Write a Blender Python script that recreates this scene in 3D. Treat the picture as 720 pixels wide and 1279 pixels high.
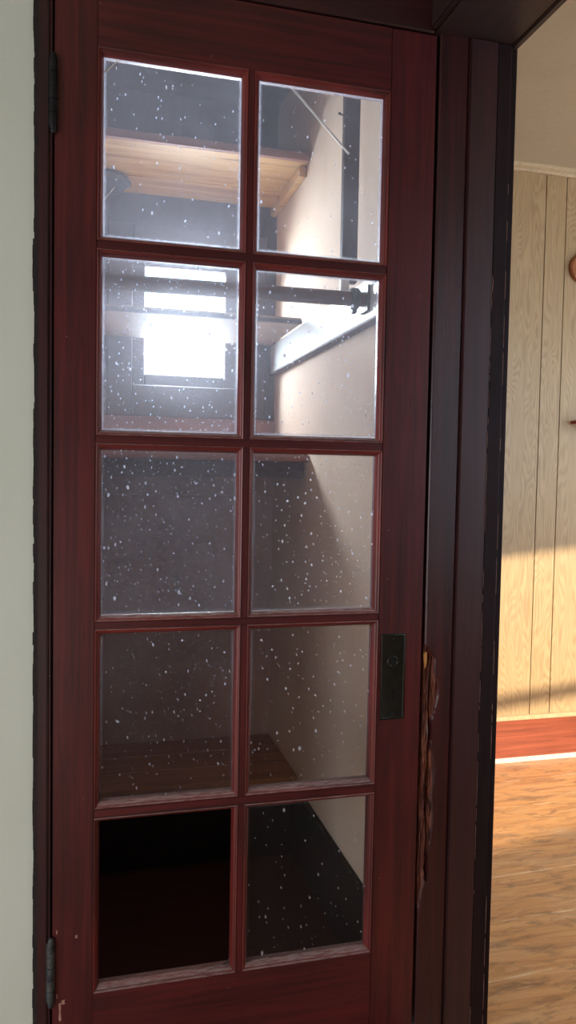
import bpy, bmesh, math, random
from mathutils import Vector, Matrix, noise

for o in list(bpy.data.objects):
    bpy.data.objects.remove(o, do_unlink=True)
SC = bpy.context.scene
COL = SC.collection

# ------------------------------------------------------------------ camera
yaw, pitch, roll = 0.2560, -0.0480, 0.0177
F = Vector((math.sin(yaw) * math.cos(pitch), math.cos(yaw) * math.cos(pitch), math.sin(pitch)))
R = Vector((math.cos(yaw), -math.sin(yaw), 0))
U = R.cross(F)
R2 = R * math.cos(roll) + U * math.sin(roll)
U2 = -R * math.sin(roll) + U * math.cos(roll)
cd = bpy.data.cameras.new('camera')
cd.sensor_fit = 'HORIZONTAL'; cd.sensor_width = 36; cd.lens = 950 / 720 * 36
cd.clip_start = 0.02
cam = bpy.data.objects.new('camera', cd); COL.objects.link(cam)
M = Matrix((R2, U2, -F)).transposed().to_4x4()
M.translation = Vector((-0.0217, -1.4971, 1.2335))
cam.matrix_world = M
SC.camera = cam

# ------------------------------------------------------------------ world, sun, lights, exposure
W = bpy.data.worlds.new('sky'); SC.world = W; W.use_nodes = True
bg = W.node_tree.nodes['Background']
bg.inputs[0].default_value = (0.62, 0.79, 1.0, 1); bg.inputs[1].default_value = 7.0

def light(name, kind, loc, target=None, energy=10, color=(1, 1, 1), size=(1, 1), direction=None):
    l = bpy.data.lights.new(name, kind); l.energy = energy; l.color = color
    if kind == 'AREA':
        l.shape = 'RECTANGLE'; l.size, l.size_y = size
    ob = bpy.data.objects.new(name, l); COL.objects.link(ob); ob.location = loc
    d = Vector(direction) if direction else Vector(target) - Vector(loc)
    ob.rotation_euler = d.to_track_quat('-Z', 'Y').to_euler()
    return ob
sun = light('sun', 'SUN', (2.5, -6, 5), direction=(-.25, 1, -.5), energy=7.5, color=(1, .82, .60)); sun.data.angle = math.radians(1.2)
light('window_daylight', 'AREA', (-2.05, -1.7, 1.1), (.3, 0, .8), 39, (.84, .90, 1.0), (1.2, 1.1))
light('rear_warm_fill', 'AREA', (-1.15, -2.5, .35), (.2, 0, .0), 12, (1.0, .86, .72), (1.0, .6))  # added low lamp, warm fill for the lower door and closet
light('side_room_daylight', 'AREA', (3.3, .5, 1.4), (.9, .6, 1.1), 19, (.95, .97, 1.0), (1.4, 1.3))
cw = light('closet_window_daylight', 'AREA', (.311, 1.44, 1.80), (.36, 0, .95), 74, (.84, .92, 1.0), (.46, .60)); cw.data.spread = math.radians(150)

vs = SC.view_settings
vs.view_transform = 'Standard'; vs.look = 'None'; vs.gamma = 1; vs.exposure = 0.0
vs.use_curve_mapping = False

# ------------------------------------------------------------------ node helpers
def lin(c):
    def f(v):
        v /= 255
        return v / 12.92 if v <= .04045 else ((v + .055) / 1.055) ** 2.4
    return (f(c[0]), f(c[1]), f(c[2]), 1)

class NT:
    def __init__(s, name):
        s.m = bpy.data.materials.new(name); s.m.use_nodes = True
        s.t = s.m.node_tree; s.t.nodes.clear()
        s.out = s.n('ShaderNodeOutputMaterial')
        s.pos = s.n('ShaderNodeNewGeometry').outputs['Position']
    def n(s, kind, ins=None, **kw):
        nd = s.t.nodes.new(kind)
        for k, v in kw.items(): setattr(nd, k, v)
        for k, v in (ins or {}).items():
            if isinstance(v, bpy.types.NodeSocket): s.t.links.new(v, nd.inputs[k])
            else: nd.inputs[k].default_value = v
        return nd
    def math(s, op, a, b=0.0, c=None, clamp=False):
        d = {0: a, 1: b}
        if c is not None: d[2] = c
        nd = s.n('ShaderNodeMath', d, operation=op); nd.use_clamp = clamp
        return nd.outputs[0]
    def scale(s, sx, sy, sz, off=(0, 0, 0)):
        return s.n('ShaderNodeMapping', {'Vector': s.pos, 'Scale': (sx, sy, sz), 'Location': off}).outputs[0]
    def noise(s, vec, scale=5, detail=4, rough=.55, dist=0):
        return s.n('ShaderNodeTexNoise', {'Vector': vec, 'Scale': scale, 'Detail': detail, 'Roughness': rough, 'Distortion': dist}).outputs[0]
    def ramp(s, fac, stops):
        nd = s.n('ShaderNodeValToRGB', {'Fac': fac}); e = nd.color_ramp.elements
        while len(e) < len(stops): e.new(.5)
        for el, (p, c) in zip(e, stops):
            el.position = p; el.color = c if len(c) == 4 else (*c, 1)
        return nd.outputs[0]
    def step(s, fac, a, b):
        return s.n('ShaderNodeMapRange', {'Value': fac, 'From Min': a, 'From Max': b, 'To Min': 0.0, 'To Max': 1.0}, clamp=True).outputs[0]
    def mix(s, f, a, b, mode='MIX'):
        nd = s.n('ShaderNodeMix', data_type='RGBA', blend_type=mode)
        for i, v in ((0, f), (6, a), (7, b)):
            if isinstance(v, bpy.types.NodeSocket): s.t.links.new(v, nd.inputs[i])
            else: nd.inputs[i].default_value = v
        return nd.outputs[2]
    def bump(s, h, strength=.3, dist=.002):
        return s.n('ShaderNodeBump', {'Height': h, 'Strength': strength, 'Distance': dist}).outputs[0]
    def bsdf(s, col, rough=.5, normal=None, coat=0, coat_rough=.2, metal=0, spec=.5):
        ins = {'Base Color': col, 'Roughness': rough, 'Metallic': metal, 'Coat Weight': coat, 'Coat Roughness': coat_rough, 'Specular IOR Level': spec}
        if normal is not None: ins['Normal'] = normal
        nd = s.n('ShaderNodeBsdfPrincipled', ins)
        s.t.links.new(nd.outputs[0], s.out.inputs[0]); return nd

def stained(name, dark, light_, axis='z', rough=.38, dust=0.0, chips=.5, coat=.35, sc=1.0, spec=.5):
    """varnished stained wood, grain along one axis, small pale chips, dust on upward faces"""
    s = NT(name)
    k = {'z': (60, 60, 2.2), 'x': (2.2, 60, 60), 'y': (60, 2.2, 60)}[axis]
    k = tuple(v * sc for v in k)
    g = s.noise(s.scale(*k), 1, 6, .65, .6)
    b = s.noise(s.pos, 3.2, 3)
    f = s.math('ADD', s.math('MULTIPLY', g, .75), s.math('MULTIPLY', b, .25))
    c = s.ramp(f, [(.33, dark), (.66, light_)])
    fine = s.noise(s.scale(*(v * 5 for v in k)), 1, 3, .7)
    c = s.mix(s.step(fine, .60, .75), c, (dark[0] * .5, dark[1] * .5, dark[2] * .5, 1))
    # pale chips / paint spatter
    v = s.n('ShaderNodeTexVoronoi', {'Vector': s.scale(1, 1, .7), 'Scale': 34.0})
    rnd = s.n('ShaderNodeSeparateColor', {0: v.outputs['Color']}).outputs[0]
    chip = s.math('MULTIPLY', s.math('LESS_THAN', v.outputs['Distance'], s.math('MULTIPLY', s.n('ShaderNodeSeparateColor', {0: v.outputs['Color']}).outputs[1], .06)), s.math('GREATER_THAN', rnd, 1 - .5 * chips))
    c = s.mix(s.math('MULTIPLY', chip, .7), c, lin((190, 140, 120)))
    r = s.math('ADD', rough, s.math('MULTIPLY', s.noise(s.pos, 9, 3), .16))
    if dust:
        nz = s.n('ShaderNodeSeparateXYZ', {0: s.n('ShaderNodeNewGeometry').outputs['Normal']}).outputs[2]
        dm = s.math('MULTIPLY', s.step(nz, .25, .6), s.math('MULTIPLY', s.step(s.noise(s.scale(40, 300, 420), 1, 5, .75), .34, .6), dust))
        c = s.mix(dm, c, lin((178, 164, 160)))
        r = s.math('MAXIMUM', r, s.math('MULTIPLY', dm, .9))
    s.bsdf(c, r, s.bump(f, .25, .0015), coat, .25, spec=spec)
    return s.m

DOORD, DOORL = lin((42, 12, 16)), lin((94, 28, 30))
M_door_z = stained('mahogany_vertical', DOORD, DOORL, 'z')
M_door_x = stained('mahogany_horizontal', DOORD, DOORL, 'x')
M_bead = stained('mahogany_bead', lin((60, 16, 16)), lin((132, 42, 36)), 'z', .4, dust=.5, chips=1)
M_bead_x = stained('mahogany_bead_level', lin((60, 16, 16)), lin((132, 42, 36)), 'x', .4, dust=.6, chips=1)
M_trim = stained('dark_casing_stain', lin((28, 9, 12)), lin((62, 20, 24)), 'z', .42, chips=.3)
M_trim2 = stained('brown_casing_stain', lin((34, 14, 17)), lin((62, 26, 29)), 'z', .45, chips=.3)
M_trim3 = stained('blackened_casing_stain', lin((18, 9, 12)), lin((38, 17, 20)), 'z', .6, chips=.5, coat=0, spec=.25)
M_trim_x = stained('header_stain', lin((30, 10, 11)), lin((62, 22, 21)), 'x', .45, chips=.2)
M_soffit = stained('soffit_stain', lin((22, 10, 10)), lin((50, 23, 21)), 'y', .6, chips=.2)
M_darkwood = stained('closet_dark_wood', lin((46, 34, 38)), lin((74, 54, 58)), 'z', .6, chips=0, coat=0)
M_darkwood_x = stained('closet_dark_wood_level', lin((46, 34, 38)), lin((74, 54, 58)), 'x', .6, chips=0, coat=0)
M_pole = stained('closet_pole_wood', lin((70, 48, 44)), lin((110, 78, 70)), 'x', .55, chips=0, coat=0)
M_post = stained('closet_post_wood', lin((52, 38, 38)), lin((78, 56, 54)), 'z', .6, chips=0, coat=0)
M_brown = stained('closet_brown_wood', lin((120, 74, 64)), lin((164, 110, 94)), 'x', .55, chips=0, coat=0)
M_greywood = stained('aged_shelf_wood', lin((120, 96, 80)), lin((168, 138, 116)), 'x', .6, chips=0, coat=0)
M_platform = stained('closet_platform_wood', lin((126, 76, 44)), lin((178, 120, 76)), 'x', .6, chips=.6, coat=0)
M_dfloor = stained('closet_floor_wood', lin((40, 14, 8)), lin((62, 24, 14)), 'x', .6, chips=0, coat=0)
M_skirt = stained('black_skirting_and_riser_shade', lin((14, 12, 11)), lin((26, 21, 19)), 'y', .7, chips=0, coat=0)

def pine():
    s = NT('raw_pine')
    w = s.noise(s.scale(2.0, 34, 34), 1, 5, .6, .8)
    c = s.ramp(w, [(.25, lin((152, 108, 58))), (.5, lin((194, 152, 92))), (.8, lin((212, 172, 112)))])
    kn = s.n('ShaderNodeTexVoronoi', {'Vector': s.scale(4.2, 11, 3)}); kn.inputs['Scale'].default_value = 1
    c = s.mix(s.math('MULTIPLY', s.math('LESS_THAN', kn.outputs['Distance'], .09), .75), c, lin((110, 62, 34)))
    cr = s.noise(s.scale(3, 90, 30), 1, 2)
    c = s.mix(s.step(cr, .70, .74), c, lin((96, 56, 34)))
    s.bsdf(c, .6, s.bump(w, .2)); return s.m
M_pine = pine()

def plaster(name, a, b, stain=None, bumps=.35, sc=60):
    s = NT(name)
    n1 = s.noise(s.pos, 2.2, 4); n2 = s.noise(s.pos, sc, 4, .6)
    c = s.ramp(n1, [(.3, a), (.7, b)])
    if stain is not None:
        c = s.mix(s.math('MULTIPLY', s.step(s.noise(s.scale(3, 3, 1.2), 1.3, 5, .65), .5, .75), .5), c, stain)
    s.bsdf(c, .85, s.bump(n2, bumps, .003), spec=.2); return s.m
M_green = plaster('sage_wall_paint', lin((204, 211, 196)), lin((211, 217, 205)), bumps=.25, sc=45)
M_closet = plaster('cream_closet_plaster', lin((210, 188, 168)), lin((222, 202, 182)), lin((192, 156, 136)), .5, 70)
M_closetback = plaster('dull_pinkish_back_plaster', lin((176, 146, 136)), lin((196, 166, 154)), lin((150, 116, 104)), .4, 60)
M_ceil = plaster('cream_ceiling_plaster', lin((186, 172, 146)), lin((198, 185, 160)), None, .8, 35)
M_roomwall = plaster('room_plaster', lin((110, 98, 86)), lin((122, 108, 94)))
M_hallfloor = stained('hall_floor_wood', lin((120, 70, 40)), lin((165, 105, 62)), 'x', .5, chips=0)

def panelling():
    s = NT('oak_print_panelling')
    xyz = s.n('ShaderNodeSeparateXYZ', {0: s.pos})
    board = None
    # warp the grain so that cathedral figures appear on each board
    warp = s.noise(s.scale(9, 1, 1.5), 1, 2, .4)
    vv = s.n('ShaderNodeCombineXYZ', {0: s.math('ADD', s.math('MULTIPLY', xyz.outputs[0], 20), s.math('MULTIPLY', warp, 9)), 1: 0.0, 2: s.math('MULTIPLY', xyz.outputs[2], .8)}).outputs[0]
    wv = s.n('ShaderNodeTexWave', {'Vector': vv, 'Scale': 1.1, 'Distortion': 4.5, 'Detail': 3.0, 'Detail Scale': 1.5, 'Detail Roughness': .6}, wave_type='BANDS', bands_direction='X').outputs[1]
    fine = s.noise(s.scale(260, 10, 9), 1, 3, .6)
    c = s.ramp(s.math('ADD', s.math('MULTIPLY', wv, .22), s.math('MULTIPLY', fine, .78)), [(.2, lin((158, 130, 94))), (.5, lin((184, 156, 116))), (.85, lin((198, 172, 132)))])
    s.bsdf(c, .42, s.bump(fine, .1, .001), .15, .35); return s.m
M_panel = panelling()
M_groove = stained('panel_groove', lin((60, 44, 26)), lin((78, 58, 36)), chips=0)

def roomfloor():
    s = NT('worn_softwood_floor')
    xyz = s.n('ShaderNodeSeparateXYZ', {0: s.pos})
    g = s.noise(s.scale(3, 38, 1), 1, 6, .65, 1.0)
    c = s.ramp(g, [(.25, lin((166, 110, 64))), (.5, lin((206, 150, 96))), (.8, lin((228, 180, 126)))])
    wear = s.noise(s.scale(7, 26, 1), 1, 6, .75, .8)
    c = s.mix(s.math('MULTIPLY', s.step(wear, .5, .66), .8), c, lin((112, 78, 58)))
    pale = s.noise(s.scale(3.5, 9, 1), 1, 4, .6, .5)
    c = s.mix(s.math('MULTIPLY', s.step(pale, .5, .7), .4), c, lin((206, 176, 140)))
    yy = s.math('FRACT', s.math('DIVIDE', s.math('ADD', xyz.outputs[1], s.math('ADD', s.math('MULTIPLY', xyz.outputs[0], -.035), s.math('MULTIPLY', s.noise(s.pos, 2, 2), .03))), .215))
    seam = s.math('LESS_THAN', s.math('ABSOLUTE', s.math('SUBTRACT', yy, .5)), .018)
    c = s.mix(s.math('MULTIPLY', seam, s.step(s.noise(s.scale(8, 3, 1), 1, 3), .45, .65)), c, lin((232, 204, 168)))
    sp = s.noise(s.scale(90, 140, 1), 1, 3, .7)
    c = s.mix(s.math('MULTIPLY', s.step(sp, .66, .74), .6), c, lin((60, 40, 30)))
    s.bsdf(c, .38, s.bump(g, .15), .2, .3); return s.m
M_rfloor = roomfloor()
M_base = stained('red_baseboard_varnish', lin((112, 52, 34)), lin((164, 84, 58)), 'x', .35, chips=.6)

def plain(name, col, rough=.5, metal=0, n=.0, col2=None):
    s = NT(name)
    c = s.ramp(s.noise(s.pos, 55, 4, .65), [(.3, lin(col)), (.7, lin(col2 or col))])
    s.bsdf(c, rough, s.bump(s.noise(s.pos, 180, 3), .2, .0006), metal=metal); return s.m
M_shoe = plain('worn_white_shoe_paint', (196, 178, 164), .6, col2=(226, 216, 206))
M_cap = plain('pale_cap_wood', (188, 164, 124), .5, col2=(208, 186, 150))
M_iron = plain('blackened_iron', (32, 33, 36), .42, .7, col2=(52, 54, 58))
M_ironold = plain('worn_grey_iron', (44, 48, 50), .5, .5, col2=(96, 100, 100))
M_brass = plain('tarnished_bronze', (30, 29, 25), .42, .6, col2=(46, 45, 38))
M_holeshade = plain('hole_shade_paint', (8, 7, 6), .9)
M_white = plain('white_painted_metal', (222, 222, 218), .4, col2=(238, 238, 234))
M_cord = plain('white_cord', (215, 212, 205), .8)
M_greyboard = plain('pale_blue_white_paint', (206, 212, 214), .3, col2=(222, 228, 228))
M_lamp = plain('dark_lamp_enamel', (52, 58, 66), .45, col2=(62, 68, 76))
M_scrape0 = plain('dull_pink_paint_drip', (150, 104, 92), .7, col2=(186, 150, 136))
M_rawwood = plain('splintered_raw_wood', (120, 60, 36), .8, col2=(168, 98, 62))
M_tan = plain('tan_bare_wood', (196, 134, 74), .7)
M_orange = stained('orange_varnished_wood', lin((140, 78, 40)), lin((172, 104, 58)), 'x', .4, chips=0)
M_redwood = stained('red_stained_wood', lin((128, 48, 34)), lin((160, 66, 48)), 'x', .4, chips=0)
M_seal = plain('black_caulk', (18, 17, 17), .8, col2=(46, 34, 32))

def glass(name, off, haze, specks, edge=.8, clear=False):
    s = NT(name)
    P = s.n('ShaderNodeVectorMath', {0: s.pos, 1: (off, off * .37, off * 1.7)}, operation='ADD').outputs[0]
    def mp(k, rot=0):
        return s.n('ShaderNodeMapping', {'Vector': P, 'Scale': k, 'Rotation': (0, rot, 0)}).outputs[0]
    cloud = s.noise(mp((1, 1, 1)), 7, 4, .6, .5)
    wipe = s.noise(mp((90, 1, 14), .6), 1, 4, .7, .6)
    wipe2 = s.noise(mp((14, 1, 100), .9), 1, 3, .7, .8)
    f = s.math('MULTIPLY', s.math('ADD', s.math('MULTIPLY', cloud, 1.0), s.math('ADD', s.math('MULTIPLY', wipe, .5), s.math('MULTIPLY', wipe2, .35))), haze)
    tot = f
    for sc, th, pr, amt, rot in ((75, .080, .24, .9, .3), (170, .13, .12, .7, 1.1), (26, .040, .22, 1.1, 2.0)):
        pp = s.n('ShaderNodeMapping', {'Vector': P, 'Scale': (1, 1, .62), 'Rotation': (0, rot, 0)}).outputs[0]
        wob = s.n('ShaderNodeVectorMath', {0: pp, 1: s.n('ShaderNodeVectorMath', {0: s.n('ShaderNodeTexNoise', {'Vector': P, 'Scale': 160.0, 'Detail': 2.0}).outputs[1], 1: (.004, .004, .004)}, operation='MULTIPLY').outputs[0]}, operation='ADD').outputs[0]
        wx = s.n('ShaderNodeSeparateXYZ', {0: wob})
        flat = s.n('ShaderNodeCombineXYZ', {0: wx.outputs[0], 1: wx.outputs[2]}).outputs[0]
        v = s.n('ShaderNodeTexVoronoi', {'Vector': flat, 'Scale': float(sc)}, voronoi_dimensions='2D')
        rgb = s.n('ShaderNodeSeparateColor', {0: v.outputs['Color']})
        size = s.math('MULTIPLY', s.math('POWER', rgb.outputs[1], 2.2), th * 1.6)
        m = s.math('MULTIPLY', s.math('LESS_THAN', v.outputs['Distance'], size), s.math('GREATER_THAN', rgb.outputs[0], 1 - pr * specks))
        tot = s.math('ADD', tot, s.math('MULTIPLY', m, amt * .8))
    # grime and old paint that creeps in from the putty line
    g = s.n('ShaderNodeTexCoord').outputs['Generated']
    xyz = s.n('ShaderNodeSeparateXYZ', {0: g})
    dx = s.math('SUBTRACT', .5, s.math('ABSOLUTE', s.math('SUBTRACT', xyz.outputs[0], .5)))
    dz = s.math('SUBTRACT', .5, s.math('ABSOLUTE', s.math('SUBTRACT', xyz.outputs[2], .5)))
    d = s.math('MINIMUM', s.math('MULTIPLY', dx, .262), s.math('MULTIPLY', dz, .33))
    d = s.math('ADD', d, s.math('MULTIPLY', s.math('SUBTRACT', s.noise(P, 120, 3, .7), .5), .007))
    em = s.math('SUBTRACT', 1.0, s.step(d, .0035, .0085))
    tot = s.math('ADD', tot, s.math('MULTIPLY', em, edge))
    tot = s.math('MINIMUM', tot, .9)
    tr = s.n('ShaderNodeBsdfTransparent', {0: (.96, .97, .97, 1)}).outputs[0]
    gl = s.n('ShaderNodeBsdfGlossy', {'Roughness': .04, 'Color': (1, 1, 1, 1)}).outputs[0]
    fr = s.n('ShaderNodeFresnel', {'IOR': 1.15}).outputs[0]
    m1 = s.n('ShaderNodeMixShader', {0: fr, 1: tr, 2: gl}).outputs[0]
    df = s.n('ShaderNodeBsdfDiffuse', {0: (.62, .60, .62, 1)}).outputs[0]
    tl = s.n('ShaderNodeBsdfTranslucent', {0: (.76, .79, .95, 1)}).outputs[0]
    du = s.n('ShaderNodeMixShader', {0: .62, 1: df, 2: tl}).outputs[0]
    rf = s.n('ShaderNodeBsdfRefraction', {'Color': (.85, .88, 1, 1), 'Roughness': .62, 'IOR': 1.3}).outputs[0]
    du = s.n('ShaderNodeMixShader', {0: .05, 1: du, 2: rf}).outputs[0]
    m2 = s.n('ShaderNodeMixShader', {0: tot, 1: m1, 2: du}).outputs[0]
    s.t.links.new(m2, s.out.inputs[0])
    return s.m

def clear_glass():
    s = NT('window_glass')
    tr = s.n('ShaderNodeBsdfTransparent', {0: (.97, .98, .98, 1)}).outputs[0]
    gl = s.n('ShaderNodeBsdfGlossy', {'Roughness': .03}).outputs[0]
    m1 = s.n('ShaderNodeMixShader', {0: .05, 1: tr, 2: gl}).outputs[0]
    s.t.links.new(m1, s.out.inputs[0]); return s.m
M_glass = clear_glass()

# ------------------------------------------------------------------ mesh helpers
def BM(): return bmesh.new()
def box(bm, x0, x1, y0, y1, z0, z1, bev=0, seg=1):
    vs_ = [bm.verts.new(p) for p in ((x0, y0, z0), (x1, y0, z0), (x1, y1, z0), (x0, y1, z0), (x0, y0, z1), (x1, y0, z1), (x1, y1, z1), (x0, y1, z1))]
    fs = [bm.faces.new([vs_[i] for i in f]) for f in ((3, 2, 1, 0), (4, 5, 6, 7), (0, 1, 5, 4), (1, 2, 6, 5), (2, 3, 7, 6), (3, 0, 4, 7))]
    if bev:
        es = list({e for f in fs for e in f.edges})
        bmesh.ops.bevel(bm, geom=es, offset=bev, segments=seg, affect='EDGES', clamp_overlap=True)
    return bm
def cyl(bm, p, q, r, n=20, r2=None):
    p, q = Vector(p), Vector(q); d = q - p
    m = Matrix.Translation((p + q) / 2) @ d.to_track_quat('Z', 'Y').to_matrix().to_4x4()
    bmesh.ops.create_cone(bm, cap_ends=True, segments=n, radius1=r, radius2=r if r2 is None else r2, depth=d.length, matrix=m)
    return bm
def ball(bm, c, r, n=12):
    bmesh.ops.create_uvsphere(bm, u_segments=n, v_segments=n // 2 + 2, radius=r, matrix=Matrix.Translation(c)); return bm
def prism(bm, pts, d):
    """extrude polygon (3D points) by vector d"""
    d = Vector(d); a = [bm.verts.new(p) for p in pts]; b = [bm.verts.new(Vector(p) + d) for p in pts]
    bm.faces.new(a[::-1]); bm.faces.new(b); n = len(pts)
    for i in range(n): bm.faces.new((a[i], a[(i + 1) % n], b[(i + 1) % n], b[i]))
    return bm
def obj(name, bm, mat, parent=None, smooth=False, **props):
    bmesh.ops.recalc_face_normals(bm, faces=bm.faces)
    off = Vector((0, 0, 0)); p = parent
    while p is not None: off += p.location; p = p.parent
    if parent is None:
        # put the origin at the base centre of the mesh
        xs = [v.co for v in bm.verts]
        base = Vector(((min(v.x for v in xs) + max(v.x for v in xs)) / 2, (min(v.y for v in xs) + max(v.y for v in xs)) / 2, min(v.z for v in xs)))
        bmesh.ops.translate(bm, verts=bm.verts, vec=-base)
    else:
        base = Vector((0, 0, 0)); bmesh.ops.translate(bm, verts=bm.verts, vec=-off)
    me = bpy.data.meshes.new(name); bm.to_mesh(me); bm.free()
    if smooth:
        for f in me.polygons: f.use_smooth = True
        me.set_sharp_from_angle(angle=math.radians(40))
    for m in (mat if isinstance(mat, (list, tuple)) else [mat]): me.materials.append(m)
    o = bpy.data.objects.new(name, me); COL.objects.link(o); o.location = base
    if parent is not None: o.parent = parent
    for k, v in props.items(): o[k] = v
    return o
def struct(name, bm, mat, label, cat, **kw):
    return obj(name, bm, mat, None, kind='structure', label=label, category=cat, **kw)
def thing(name, loc, label, cat, group=None, kind=None):
    o = bpy.data.objects.new(name, None); o.empty_display_size = .05; COL.objects.link(o); o.location = loc
    o['label'] = label; o['category'] = cat
    if group: o['group'] = group
    if kind: o['kind'] = kind
    return o

# ------------------------------------------------------------------ room shell
CH = 2.565
YF = 1.438            # far wall of the side room
# hall (where the camera stands)
b = BM(); box(b, -2.3, .675, -3.6, -.02, -.05, 0)
struct('floor', b, M_hallfloor, 'brown wooden floor of the hall in front of the glazed door', 'floor')
b = BM(); box(b, -2.4, .76, -3.7, .06, CH, CH + .05)
struct('ceiling', b, M_ceil, 'pale plaster ceiling of the hall', 'ceiling')
# wall that holds the glazed door (plane y = -0.005)
b = BM(); box(b, -2.3, -.119, -.006, .11, 0, CH)
struct('wall_front', b, M_green, 'pale sage green painted wall left of the glazed door', 'wall')
b = BM(); box(b, -.119, .8, -.002, .11, 2.24, CH)
struct('wall_above_door', b, M_green, 'wall strip above the glazed door frame', 'wall')
b = BM(); box(b, -2.4, -2.3, -3.6, .1, 0, CH)
struct('wall_left', b, M_green, 'left wall of the hall', 'wall')
b = BM(); box(b, -2.4, .8, -3.7, -3.6, 0, CH)
struct('wall_back', b, M_roomwall, 'rear wall of the hall', 'wall')
b = BM(); box(b, .68, .84, -3.6, -.90, 0, CH); box(b, .68, .84, -.90, -.0, 2.165, CH)
struct('wall_right', b, M_roomwall, 'partition wall with the open doorway to the panelled room', 'wall')
# partition between closet and side room
b = BM(); box(b, .64, .70, .022, YF, 0, 2.6)
struct('wall_closet_right', b, M_closet, 'cream plaster right wall of the closet behind the glazed door', 'wall')
b = BM(); box(b, .70, .83, .02, YF, 0, 2.6)
struct('wall_partition', b, M_roomwall, 'partition between closet and panelled room', 'wall')
b = BM(); box(b, -.16, -.10, .022, 1.40, 0, 2.6)
struct('wall_closet_left', b, M_closetback, 'left wall of the closet', 'wall')
b = BM(); box(b, -.16, .64, .02, 1.40, 2.56, 2.6)
struct('ceiling_closet', b, M_darkwood_x, 'dark board ceiling of the closet', 'ceiling')
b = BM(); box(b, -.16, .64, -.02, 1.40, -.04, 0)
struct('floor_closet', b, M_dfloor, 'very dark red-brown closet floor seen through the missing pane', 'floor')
# closet back wall, plaster below, dark boarding round the window above
YB = 1.265
b = BM(); box(b, -.10, .64, YB, 1.40, 0, 1.365)
struct('wall_closet_back', b, M_closetback, 'cream plaster back wall of the closet below the window', 'wall')
b = BM()
box(b, -.10, .12, YB, 1.40, 1.365, 2.56); box(b, .50, .64, YB, 1.40, 1.365, 2.56)
box(b, .12, .50, YB, 1.40, 2.01, 2.56); box(b, .12, .50, YB, 1.40, 1.365, 1.545)
struct('wall_closet_boarding', b, M_darkwood, 'dark stained boarding round the small closet window', 'wall')
b = BM(); box(b, -.10, .64, YB - .018, YB, 1.365, 1.435, .003)
struct('trim_apron', b, M_brown, 'reddish brown board under the small closet window', 'trim')
b = BM(); box(b, -.10, .64, YB - .014, YB, 1.155, 1.27, .003)
struct('trim_closet_rail', b, M_closetback, 'plaster-coloured rail under the brown closet ledge', 'trim')
b = BM(); box(b, .622, .6395, .03, .84, 0, .226, .002)
struct('baseboard_closet', b, M_skirt, 'black skirting along the right closet wall', 'baseboard')

# closet window
w = thing('window_1', (.311, YB, 1.545), 'small bright window in the back wall of the closet', 'window', kind='structure')
b = BM()
for a in ((.035, .122, 1.436, 2.10), (.50, .60, 1.436, 2.10)): box(b, a[0], a[1], YB - .022, YB, a[2], a[3], .004)
box(b, .122, .50, YB - .022, YB, 2.01, 2.10, .004); box(b, .122, .50, YB - .022, YB, 1.436, 1.545, .004)
obj('window_casing', b, M_darkwood, w)
b = BM()
box(b, .122, .166, YB + .02, YB + .055, 1.545, 2.01, .004); box(b, .456, .50, YB + .02, YB + .055, 1.545, 2.01, .004)
box(b, .166, .456, YB + .02, YB + .055, 1.968, 2.01, .004); box(b, .166, .456, YB + .02, YB + .055, 1.545, 1.588, .004)
obj('sash', b, M_darkwood_x, w)
b = BM(); box(b, .160, .462, YB + .034, YB + .038, 1.58, 1.975)
obj('window_pane', b, M_glass, w)

# ------------------------------------------------------------------ side room
b = BM(); box(b, .675, 3.8, -3.7, YF + .1, -.05, -.0005)
struct('floor_side_room', b, M_rfloor, 'worn orange-brown plank floor of the panelled room, sunlit by the far wall', 'floor')
wa = math.radians(13)
def near_pt(u, v): return (.84 + u * math.cos(wa) - v * math.sin(wa), -1.28 + u * math.sin(wa) + v * math.cos(wa), CH)
b = BM(); prism(b, [(.76, near_pt(-.1, -.1)[1], CH), near_pt(-.08, -.1), near_pt(3.1, -.1), (3.86, YF + .1, CH), (.76, YF + .1, CH)], (0, 0, .05))
struct('ceiling_side_room', b, M_ceil, 'cream textured ceiling of the panelled room', 'ceiling')
b = BM()
gr = [.84, 1.10, 1.25, 1.40, 1.62, 1.866, 1.966, 2.17, 2.32, 2.54, 2.74, 2.84, 3.05, 3.3, 3.5, 3.7]
for i in range(len(gr) - 1):
    box(b, gr[i] + .0016, gr[i + 1] - .0016, YF, YF + .006, 0, CH, .0012)
struct('wall_panelling', b, M_panel, 'light oak panelling with dark vertical grooves on the far wall', 'wall')
b = BM(); box(b, .70, 3.8, YF + .004, YF + .1, 0, CH)
struct('wall_far', b, M_groove, 'dark backing wall showing in the grooves of the oak panelling', 'wall')
b = BM(); box(b, .84, 3.7, YF - .018, YF, .012, .182, .002); 
struct('baseboard_far', b, M_base, 'orange-red varnished baseboard below the oak panelling', 'baseboard')
b = BM(); box(b, .84, 3.7, YF - .024, YF - .001, .182, .200, .004, 2)
struct('trim_baseboard_cap', b, M_cap, 'pale cap moulding on top of the red baseboard', 'trim')
b = BM()
prof = [(0, 0), (-.03, 0), (-.029, .006), (-.024, .013), (-.018, .017), (0, .017)]
prism(b, [(.84, YF - .001 + y, z) for y, z in prof], (2.86, 0, 0))
struct('trim_shoe', b, M_shoe, 'worn whitish shoe moulding where baseboard meets floor', 'trim')
b = BM()
prof = [(0, CH), (-.034, CH), (-.034, CH - .006), (-.028, CH - .014), (-.016, CH - .022), (-.012, CH - .03), (0, CH - .03)]
prism(b, [(.84, YF - .001 + y, z) for y, z in prof], (2.86, 0, 0))
struct('trim_crown', b, M_cap, 'small pale crown moulding between oak panelling and ceiling', 'trim')
b = BM(); box(b, 3.6, 3.7, -2.0, YF, 0, CH)
struct('wall_side_room_right', b, M_panel, 'right wall of the panelled room', 'wall')
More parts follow.
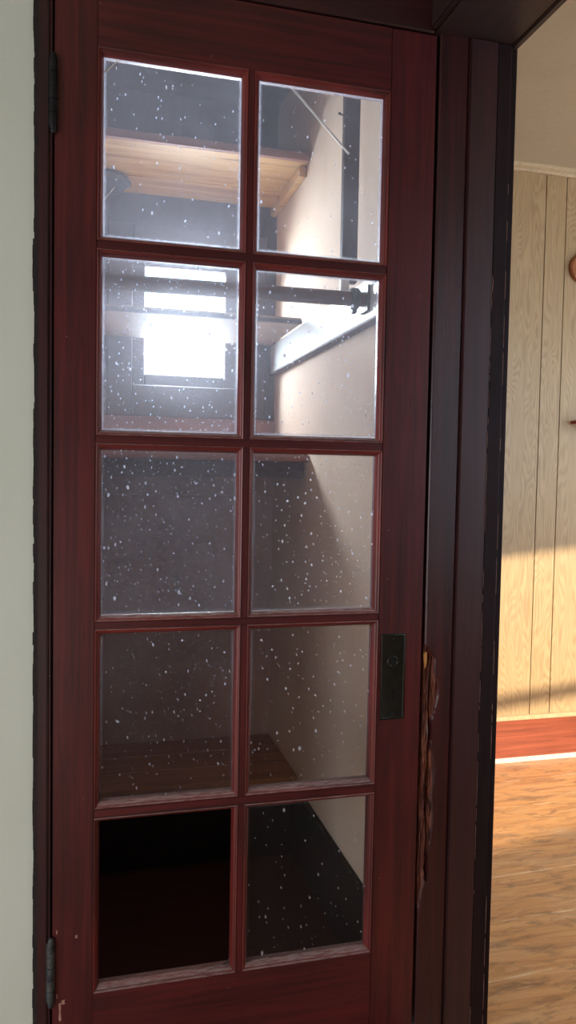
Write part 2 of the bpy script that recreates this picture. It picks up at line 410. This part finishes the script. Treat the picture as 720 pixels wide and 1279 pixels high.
# near wall of the side room, turned a little, with the window the sun comes through
ang = math.radians(13)
def rot_wall(bm):
    bmesh.ops.transform(bm, matrix=Matrix.Translation((.84, -1.28, 0)) @ Matrix.Rotation(ang, 4, 'Z'), verts=bm.verts); return bm
b = BM(); box(b, -.1, .75, -.1, 0, 0, CH); box(b, 2.5, 3.1, -.1, 0, 0, CH); box(b, .75, 2.5, -.1, 0, 0, .87); box(b, .75, 2.5, -.1, 0, 2.16, CH)
struct('wall_side_room_near', rot_wall(b), M_panel, 'near wall of the panelled room with the sunny window', 'wall')
w = thing('window_2', (2.4, -.9, .98), 'sunny window of the panelled room behind the doorway wall', 'window', kind='structure')
b = BM(); 
for x in (.75, 2.44): box(b, x, x + .06, -.08, -.02, .87, 2.16)
for z in (.87, 1.45, 2.12): box(b, .81, 2.44, -.08, -.02, z, z + .04)
obj('window_frame', rot_wall(b), M_white, w)
b = BM(); box(b, .80, 2.45, -.052, -.048, .84, 2.12)
obj('window_pane', rot_wall(b), M_glass, w)

# ------------------------------------------------------------------ door frame, casings, soffit
FZ = 2.148
b = BM(); box(b, -.119, .664, -.013, .10, FZ, 2.26, .003)
struct('trim_head', b, M_trim_x, 'dark red-brown head of the glazed door frame', 'trim')
# left casing: narrow board, with ragged black edge next to the painted wall
random.seed(4)
b = BM(); box(b, -.114, -.0955, -.016, .10, 0, FZ - .0005, .0025, 2)
box(b, -.0955, -.0895, -.013, .10, 0, FZ - .0005, .002)
struct('trim_left', b, M_trim, 'narrow dark red-brown casing along the hinge side of the door', 'trim')
b = BM()
pts = []; n = 180
for i in range(n + 1):
    z = FZ * i / n
    pts.append((-.1225 + .0035 * (noise.noise(Vector((0, 0, z * 9))) + .7 * noise.noise(Vector((3, 0, z * 43)))), z))
for i in range(n):
    (xa, za), (xb, zb) = pts[i], pts[i + 1]
    box(b, min(xa, xb), -.1135, -.0095, -.005, za, zb)
struct('trim_caulk_edge', b, M_seal, 'ragged black edge between the green wall and the left casing', 'trim')

b = BM(); box(b, -.1015, -.074, .0212, .034, 0, FZ - .0005, .001); box(b, -.0735, .640, .0212, .034, 2.129, FZ - .0005, .001)  # unseen strip, added to keep closet light from leaking past the door
struct('trim_added_stop', b, M_trim3, 'added unseen dark strip blocking light behind the hinge side and top of the glazed door', 'trim')
# right side boards of the doorway jamb
def splinter_board():
    """door-side board: its front is a fine grid, torn away along the strike edge"""
    s = NT('torn_casing_stain')
    base_, lite = lin((30, 9, 12)), lin((66, 20, 23))
    g = s.noise(s.scale(60, 60, 2.2), 1, 6, .65, .6)
    c = s.ramp(g, [(.33, base_), (.66, lite)])
    fine = s.noise(s.scale(620, 90, 12), 1, 6, .8)
    raw = s.ramp(fine, [(.38, lin((26, 11, 10))), (.5, lin((96, 46, 32))), (.64, lin((168, 100, 70)))])
    att = s.n('ShaderNodeAttribute', attribute_name='torn').outputs['Fac']
    c = s.mix(s.step(att, .25, .6), c, raw)
    s.bsdf(c, s.math('ADD', .4, s.math('MULTIPLY', att, .4)), s.bump(fine, .4, .002), .3, .25)
    bm = bmesh.new(); lay = bm.verts.layers.float.new('torn')
    xs = [.6745 + (.740 - .6745) * i / 44 for i in range(45)]
    zs = [FZ * j / 620 for j in range(621)]
    rows = []
    for z in zs:
        row = []
        for i, x in enumerate(xs):
            y = -.0145
            e = min(x - .6745, .740 - x)
            if e < .004: y += (.004 - e) ** 2 / .006
            t = 0
            if .30 < z < .875:
                wz = min(1, (z - .30) / .12) * min(1, (.875 - z) / .03)
                # depth of the tear depends on long splinters
                lim = .6745 + (.023 + .022 * noise.noise(Vector((2, 0, z * 11)))) * wz
                t = max(0, min(1, (lim - x) / .006 + .5))
                fib = noise.noise(Vector((x * 420, 0, z * 8))) + .6 * noise.noise(Vector((x * 900, 5, z * 30)))
                y += t * (.007 + .009 * fib)
                # a deep dark split through the middle of the tear
                cx = .6915 + .003 * noise.noise(Vector((7, 0, z * 9)))
                sp = max(0, 1 - abs(x - cx) / (.0035 * (1 + .6 * noise.noise(Vector((9, 1, z * 25)))))) if .36 < z < .80 else 0
                y += sp * .02
            v = bm.verts.new((x, y, z)); v[lay] = t; row.append(v)
        rows.append(row)
    for j in range(620):
        for i in range(44):
            bm.faces.new((rows[j][i], rows[j][i + 1], rows[j + 1][i + 1], rows[j + 1][i]))
    # sides and back
    L = [r[0] for r in rows]; Rr = [r[-1] for r in rows]
    for side, x in ((L, .6745), (Rr, .740)):
        bk = [bm.verts.new((x, .02, z)) for z in zs]
        for j in range(620): bm.faces.new((side[j], side[j + 1], bk[j + 1], bk[j]))
    return bm, s.m
bm, mm = splinter_board()
struct('trim_strike', bm, mm, 'dark board on the latch side of the door, splintered to raw wood low down', 'trim', smooth=True)
b = BM()
prism(b, [(.6735, -.016, .858), (.6785, -.016, .862), (.6790, -.016, .842), (.6768, -.016, .826), (.6742, -.016, .842)], (0, .006, 0))
struct('trim_chip', b, M_tan, 'small tan bare-wood chip at the top of the splintered edge', 'trim')
b = BM(); box(b, .741, .8045, -.0205, .02, 0, FZ - .001, .002, 2)
struct('trim_jamb', b, M_trim2, 'plain brown middle board of the doorway jamb', 'trim')
b = BM(); box(b, .8055, .8375, -.0175, .02, 0, FZ - .001, .0015)
struct('trim_jamb_edge', b, M_trim3, 'near-black board right of the brown jamb board', 'trim')
b = BM(); box(b, .8385, .8545, -.010, .035, 0, FZ - .001, .0015)
struct('trim_room_casing', b, M_trim3, 'outermost blackened casing edge beside the panelled room', 'trim')
# thin pale scrape lines along the board edges
M_scrape = plain('pinkish_scraped_stain', (120, 78, 72), .7, col2=(176, 140, 128))
b = BM()
random.seed(8)
for x, yf, z, p in ((.8049, -.0207, 1.62, .75), (.8379, -.0180, 1.86, .6)):
    while z > .02:
        l = random.uniform(.01, .09); wd = random.uniform(.00015, .0005)
        if random.random() < p: prism(b, [(x, yf, z), (x + wd, yf, z - l * .4), (x + wd * .3, yf, z - l)], (0, .0016, 0))
        z -= l + random.uniform(.0, .02)
prism(b, [(.8062, -.0180, 1.668), (.8085, -.0180, 1.655), (.8078, -.0180, 1.638), (.8050, -.0180, 1.618), (.8068, -.0180, 1.640), (.8072, -.0180, 1.655)], (0, .0008, 0))
struct('trim_scrapes', b, M_scrape, 'thin pale scraped line running down the jamb edges', 'trim')
# soffit of the doorway, running towards the viewer
b = BM(); box(b, .666, .838, -.90, .02, FZ, 2.17, .002)
struct('trim_soffit', b, M_soffit, 'dark wooden soffit of the open doorway', 'trim')
b = BM(); box(b, .8385, .8545, -.98, .03, FZ - .004, 2.24, .003, 2); box(b, .8545, .862, -.98, .03, FZ + .02, 2.24, .002)
struct('trim_soffit_edge', b, M_soffit, 'stepped brown edge moulding of the doorway soffit', 'trim')
b = BM(); box(b, .652, .668, -1.0, -.0135, FZ + .004, 2.27, .004, 2)
struct('trim_header', b, M_soffit, 'dark header casing above the open doorway', 'trim')
b = BM(); box(b, .655, .8545, -.98, -.885, 0, FZ - .005, .003)
struct('trim_near_jamb', b, M_trim2, 'near jamb of the open doorway', 'trim')

# ------------------------------------------------------------------ the glazed door
DX0, DX1, DY0, DY1, DT, DB = -.0865, .6665, -.015, .020, 2.141, .008
ZR = [2.005 + v for v in (0, -.3291, -.3659, -.6915, -.7277, -1.0469, -1.0828, -1.4114, -1.4507, -1.7784)]
PX = [(0.0, .262), (.2966, .5563)]
BW = .0105
door = thing('door_1', (DX0, 0, 0), 'dark red mahogany ten-light glazed door, lower left pane missing', 'door', kind='structure')
# slightly raised flat face with softened edges
b = BM(); box(b, DX0, PX[0][0] - BW, DY0, DY1, DB, DT, .0018, 2); obj('stile', b, M_door_z, door)
b = BM(); box(b, PX[1][1] + BW, DX1, DY0, DY1, DB, DT, .0018, 2); obj('stile', b, M_door_z, door)
xa, xb = PX[0][0] - BW, PX[1][1] + BW
b = BM(); box(b, xa, xb, DY0 + .0004, DY1, ZR[0] + BW, DT, .0008); obj('top_rail', b, M_door_x, door)
b = BM(); box(b, xa, xb, DY0 + .0004, DY1, DB, ZR[9] - BW, .0008); obj('bottom_rail', b, M_door_x, door)
for k in range(4):
    za, zb = ZR[2 * k + 2] + BW, ZR[2 * k + 1] - BW
    b = BM(); box(b, xa, xb, DY0 + .0006, DY1 - .002, za, zb, .0015, 2); obj('muntin', b, M_door_x, door)
for k in range(5):
    b = BM(); box(b, PX[0][1] + BW, PX[1][0] - BW, DY0 + .0002, DY1 - .002, ZR[2 * k + 1] - BW + .0002, ZR[2 * k] + BW - .0002, .0015, 2)
    obj('muntin', b, M_door_z, door)
# glazing beads: mitred ogee ring round each light
prof = [(BW, DY1 - .004), (BW, DY0 + .0005), (BW - .0012, DY0 - .0006), (BW - .0028, DY0 + .0004), (BW - .0034, DY0 + .0030), (BW - .0052, DY0 + .0034),
        (.0032, DY0 + .0060), (.0018, DY0 + .0095), (.0006, DY0 + .0118), (0, DY0 + .0130), (-.0004, DY0 + .0148), (0, .0035), (.002, DY1 - .004)]
hz = {'A': (.12, .7), 'B': (.19, 2.2), 'C': (.075, 2.6), 'D': (.03, 1.5), 'E': (.035, .9)}
for k, row in enumerate('ABCDE'):
    zt, zb = ZR[2 * k], ZR[2 * k + 1]
    for c in (0, 1):
        x0, x1 = PX[c]
        for part, sel in (('glazing_bead', (1, 3)), ('glazing_bead', (0, 2))):
            bm = BM()
            cor = [(x0, zb, -1, -1), (x1, zb, 1, -1), (x1, zt, 1, 1), (x0, zt, -1, 1)]
            for e in sel:
                A, B_ = cor[e], cor[(e + 1) % 4]
                ra = [bm.verts.new((A[0] + A[2] * o_, y, A[1] + A[3] * o_)) for o_, y in prof]
                rb = [bm.verts.new((B_[0] + B_[2] * o_, y, B_[1] + B_[3] * o_)) for o_, y in prof]
                m_ = len(prof)
                for i in range(m_): bm.faces.new((ra[i], ra[(i + 1) % m_], rb[(i + 1) % m_], rb[i]))
                bm.faces.new(ra); bm.faces.new(rb[::-1])
            obj(part, bm, M_bead if sel == (1, 3) else M_bead_x, door, smooth=True)
        if row == 'E' and c == 0: continue
        h_, s_ = hz[row]
        if c == 1: h_ *= .55; s_ *= .8
        g = glass('dusty_glass_%s%d' % (row, c), 3.1 * k + 1.7 * c + .3, h_, s_, .3 if row in 'AB' else .08)
        bm = BM(); box(bm, x0 - .002, x1 + .002, .0, .003, zb - .002, zt + .002)
        p = obj('glass_pane', bm, g, door)
        p['label'] = 'dusty glass pane'
# folded corner of old paint on the first light
b = BM(); prism(b, [(.0265, -.0008, 2.0035), (.0285, -.0008, 2.0035), (.002, -.0008, 1.9765), (.0005, -.0008, 1.9775)], (0, .0006, 0))
obj('paint_crease', b, M_shoe, door)
# small shard of glass left in the corner of the empty light
b = BM(); prism(b, [(.262, .0, ZR[9]), (.262, .0, ZR[9] + .014), (.2595, .0, ZR[9] + .006), (.256, .0, ZR[9] + .0025), (.246, .0, ZR[9])], (0, .003, 0))
obj('glass_shard', b, M_ironold, door, label='small broken shard of glass in the corner of the empty light')
# pale paint drips low on the hinge side
b = BM()
def drip(x, z, h, w):
    prism(b, [(x - w, DY0 - .0006, z), (x + w * .8, DY0 - .0006, z + .002), (x + w * .5, DY0 - .0006, z - h * .5), (x + w * .9, DY0 - .0006, z - h * .9), (x, DY0 - .0006, z - h), (x - w * .9, DY0 - .0006, z - h * .85), (x - w * .4, DY0 - .0006, z - h * .4)], (0, .0010, 0))
drip(-.072, .207, .036, .0028); drip(-.066, .212, .007, .004); drip(-.078, .352, .006, .0016); drip(-.042, .338, .005, .003); drip(-.0775, .226, .008, .0018)
obj('paint_drips', b, M_scrape0, door)
# hinges
def hinge(zt, zb, mat):
    b = BM(); xc, yc, r = -.0885, -.0205, .0072
    n = 5; h = (zt - zb - .024) / n; z = zb + .012
    for i in range(n):
        cyl(b, (xc, yc, z + .0005), (xc, yc, z + h - .0005), r if i % 2 == 0 else r * .96, 24); z += h
    cyl(b, (xc, yc, zb + .006), (xc, yc, zb + .0125), r * .78, 20, r * .9); ball(b, (xc, yc, zb + .005), r * .78, 16)
    cyl(b, (xc, yc, zt - .0125), (xc, yc, zt - .006), r * .9, 20, r * .78); ball(b, (xc, yc, zt - .005), r * .78, 16)
    h_ = obj('hinge', b, mat, door, smooth=True)
    b = BM(); box(b, xc - .009, xc + .001, -.0175, -.0150, zb + .012, zt - .012, .0006); box(b, xc + .001, xc + .007, -.018, -.0146, zb + .012, zt - .012, .0006)
    obj('hinge_leaf', b, mat, h_)
hinge(1.990, 1.846, M_iron)
hinge(.343, .205, M_ironold)
# escutcheon plate with knob hole and keyhole as dark inlays
def plate():
    x0, x1, z0, z1 = .574, .628, .721, .904
    bm = BM(); w_ = .0045
    rings = [(0, -.0150), (0, -.0178), (.0012, -.0190), (w_ * .7, -.0193), (w_, -.0180), (w_ + .0012, -.0176)]
    vr = []
    for o_, y in rings:
        vr.append([bm.verts.new(p) for p in ((x0 + o_, y, z0 + o_), (x1 - o_, y, z0 + o_), (x1 - o_, y, z1 - o_), (x0 + o_, y, z1 - o_))])
    for a, c in zip(vr, vr[1:]):
        for i in range(4): bm.faces.new((a[i], a[(i + 1) % 4], c[(i + 1) % 4], c[i]))
    bm.faces.new(vr[-1]); bm.faces.new(vr[0][::-1])
    p = obj('lock_plate', bm, M_brass, door, smooth=True)
    # raised socket ring round the spindle hole
    bm = BM(); n = 36; cx, cz = .600, .8445
    pr = [(.0135, -.0174), (.0135, -.0188), (.0120, -.0204), (.0100, -.0208), (.0085, -.0200), (.0072, -.0178)]
    rr = [[bm.verts.new((cx + r_ * math.cos(2 * math.pi * i / n), y, cz + r_ * math.sin(2 * math.pi * i / n))) for i in range(n)] for r_, y in pr]
    for a, c in zip(rr, rr[1:]):
        for i in range(n): bm.faces.new((a[i], a[(i + 1) % n], c[(i + 1) % n], c[i]))
    obj('knob_socket', bm, M_brass, p, smooth=True)
    bm = BM(); cyl(bm, (cx, -.0182, cz), (cx, -.0150, cz), .0074, 28); obj('spindle_hole', bm, M_holeshade, p)  # solid dark disc; the hole's shade is in its colour
    bm = BM(); cyl(bm, (.603, -.0179, .781), (.603, -.016, .781), .0034, 20)
    prism(bm, [(.6015, -.0179, .780), (.6045, -.0179, .780), (.6050, -.0179, .764), (.6010, -.0179, .764)], (0, .002, 0))
    obj('keyhole', bm, M_holeshade, p)  # dark inlay, keyhole shade painted on without an opening
    bm = BM()
    for z in (.7325, .8935): ball(bm, (.601, -.0170, z), .0027, 14)
    obj('plate_screws', bm, M_iron, p)
plate()

# ------------------------------------------------------------------ inside the closet
XR = .6395
# pine shelf at the top: two boards, painted front edge
t = thing('closet_shelf', (.27, 1.04, 2.212), 'high raw pine shelf near the closet ceiling with red-brown front edge', 'shelf')
b = BM(); box(b, -.0995, XR - .002, .846, 1.108, 2.212, 2.234, .001); obj('board', b, M_pine, t)
b = BM(); box(b, -.0995, XR - .002, 1.111, YB - .001, 2.210, 2.234, .001); obj('board', b, M_pine, t)
b = BM(); box(b, -.0995, XR - .002, .829, .846, 2.212, 2.236, .002); obj('front_edge', b, M_brown, t, label='red-brown painted front edge')
b = BM(); box(b, XR - .024, XR - .0005, .87, YB - .001, 2.178, 2.2115, .002); obj('cleat', b, M_pine, t)
# shelf across the window
t = thing('closet_shelf', (.27, 1.03, 1.706), 'raw wood shelf crossing in front of the small closet window', 'shelf')
b = BM(); box(b, -.0995, XR - .024, .812, YB - .024, 1.706, 1.724, .0015); obj('board', b, M_greywood, t)
b = BM(); box(b, -.0995, XR - .024, .803, .812, 1.704, 1.716, .0015); obj('front_edge', b, M_darkwood_x, t, label='dark front edge')
# brown ledge below the window
t = thing('closet_ledge', (.27, 1.03, 1.272), 'reddish brown ledge below the closet window with dark apron under it', 'ledge')
b = BM(); box(b, -.0995, XR - .001, .785, YB - .002, 1.277, 1.302, .003, 2); obj('board', b, M_brown, t)
b = BM(); box(b, -.0995, XR - .014, .815, .833, 1.226, 1.2765, .002); obj('apron', b, M_darkwood_x, t)
# low platform
t = thing('closet_platform', (.27, 1.05, 0), 'low brown wooden platform at the bottom of the closet', 'platform')
for y0, y1 in ((.845, .985), (.988, 1.125), (1.128, YB - .001)):
    b = BM(); box(b, -.0995, XR - .001, y0, y1, .235, .256, .0015); obj('board', b, M_platform, t)
b = BM(); box(b, -.0995, XR - .001, .848, .866, .0005, .2345, .001); obj('riser', b, M_skirt, t, label='riser with its shade painted black')  # the shadow on the riser is put into its black colour
# white cleat on the right wall
t = thing('wall_cleat', (XR, .65, 1.607), 'wide pale painted cleat board on the right closet wall', 'cleat')
b = BM(); box(b, XR - .020, XR, .03, YB - .024, 1.607, 1.7055, .002, 2); obj('board', b, M_greyboard, t)
b = BM(); box(b, XR - .028, XR, .03, YB - .024, 1.598, 1.6065, .002); obj('lower_edge', b, M_darkwood_x, t, label='dark lower edge strip')
# clothes pole and its socket
t = thing('clothes_pole', (.27, .245, 1.632), 'dark brown clothes pole crossing the closet in front of the window', 'pole')
b = BM(); cyl(b, (-.0995, .245, 1.6515), (XR - .021, .245, 1.6575), .0172, 32); obj('pole', b, M_pole, t, smooth=True)
b = BM(); cyl(b, (.578, .245, 1.657), (.598, .245, 1.657), .0235, 28); cyl(b, (.5805, .245, 1.657), (.5955, .245, 1.657), .026, 28)
box(b, .582, .594, .236, .254, 1.622, 1.634, .002)
obj('collar', b, M_ironold, t, smooth=True)
b = BM(); box(b, XR - .0265, XR - .0205, .215, .275, 1.625, 1.69, .003, 2); obj('end_plate', b, M_ironold, t)
# hanging post with white brace and fitting
t = thing('hanging_post', (.577, .245, 1.69), 'dark flat wooden post hanging down to the clothes pole beside the cream wall', 'post')
b = BM(); box(b, .5625, .6015, .2635, .2835, 1.70, 2.5595, .002); obj('post', b, M_post, t)
b = BM(); box(b, .556, .578, .249, .2615, 1.676, 1.742, .003, 2); cyl(b, (.567, .2475, 1.722), (.567, .250, 1.722), .004, 14); obj('fitting', b, M_white, t, label='white metal fitting at the foot of the post')
b = BM(); cyl(b, (.425 - .37, .247, 2.128 + .345), (.570, .250, 1.996), .0024, 12); obj('brace', b, M_white, t, label='thin white diagonal brace rod')
b = BM(); cyl(b, (.545, .252, 2.0875), (.577, .2625, 2.084), .0022, 12); ball(b, (.545, .252, 2.0875), .0036); obj('screw', b, M_ironold, t)
# lamp holder on the underside of the high shelf
t = thing('pull_cord_lamp', (.03, 1.15, 2.17), 'dark round lamp base with white pull cord under the high pine shelf', 'lamp')
b = BM(); cyl(b, (.020, 1.15, 2.196), (.020, 1.15, 2.2085), .088, 40, .080); cyl(b, (.02, 1.15, 2.185), (.02, 1.15, 2.196), .075, 40, .086); obj('canopy', b, M_lamp, t, smooth=True)
b = BM(); cyl(b, (.055, 1.15, 2.183), (-.02, 1.02, 2.04), .0016, 8); obj('pull_cord', b, M_cord, t)

# ------------------------------------------------------------------ things on the oak wall
t = thing('wall_plaque', (2.11, YF - .02, 2.02), 'rounded orange-brown wooden plaque high on the oak panelling at the photo edge', 'wall decoration')
b = BM(); n = 40
prism(b, [(2.097 + .112 * math.cos(2 * math.pi * i / n), YF - .022, 2.155 + .078 * math.sin(2 * math.pi * i / n)) for i in range(n)], (0, .0205, 0))
bmesh.ops.bevel(b, geom=[e for e in b.edges if abs(e.verts[0].co.y - e.verts[1].co.y) < 1e-6 and e.verts[0].co.y < YF - .02], offset=.004, segments=2, affect='EDGES')
obj('board', b, M_orange, t)
t = thing('wall_shelf', (2.2, YF - .06, 1.478), 'small red-brown wall shelf lower on the oak panelling at the photo edge', 'shelf')
b = BM(); box(b, 2.022, 2.42, YF - .09, YF - .001, 1.481, 1.495, .002); obj('board', b, M_redwood, t)
b = BM(); prism(b, [(2.10, YF - .001, 1.4805), (2.10, YF - .07, 1.4805), (2.10, YF - .001, 1.40)], (.012, 0, 0)); obj('bracket', b, M_redwood, t)
b = BM(); prism(b, [(2.34, YF - .001, 1.4805), (2.34, YF - .07, 1.4805), (2.34, YF - .001, 1.40)], (.012, 0, 0)); obj('bracket', b, M_redwood, t)
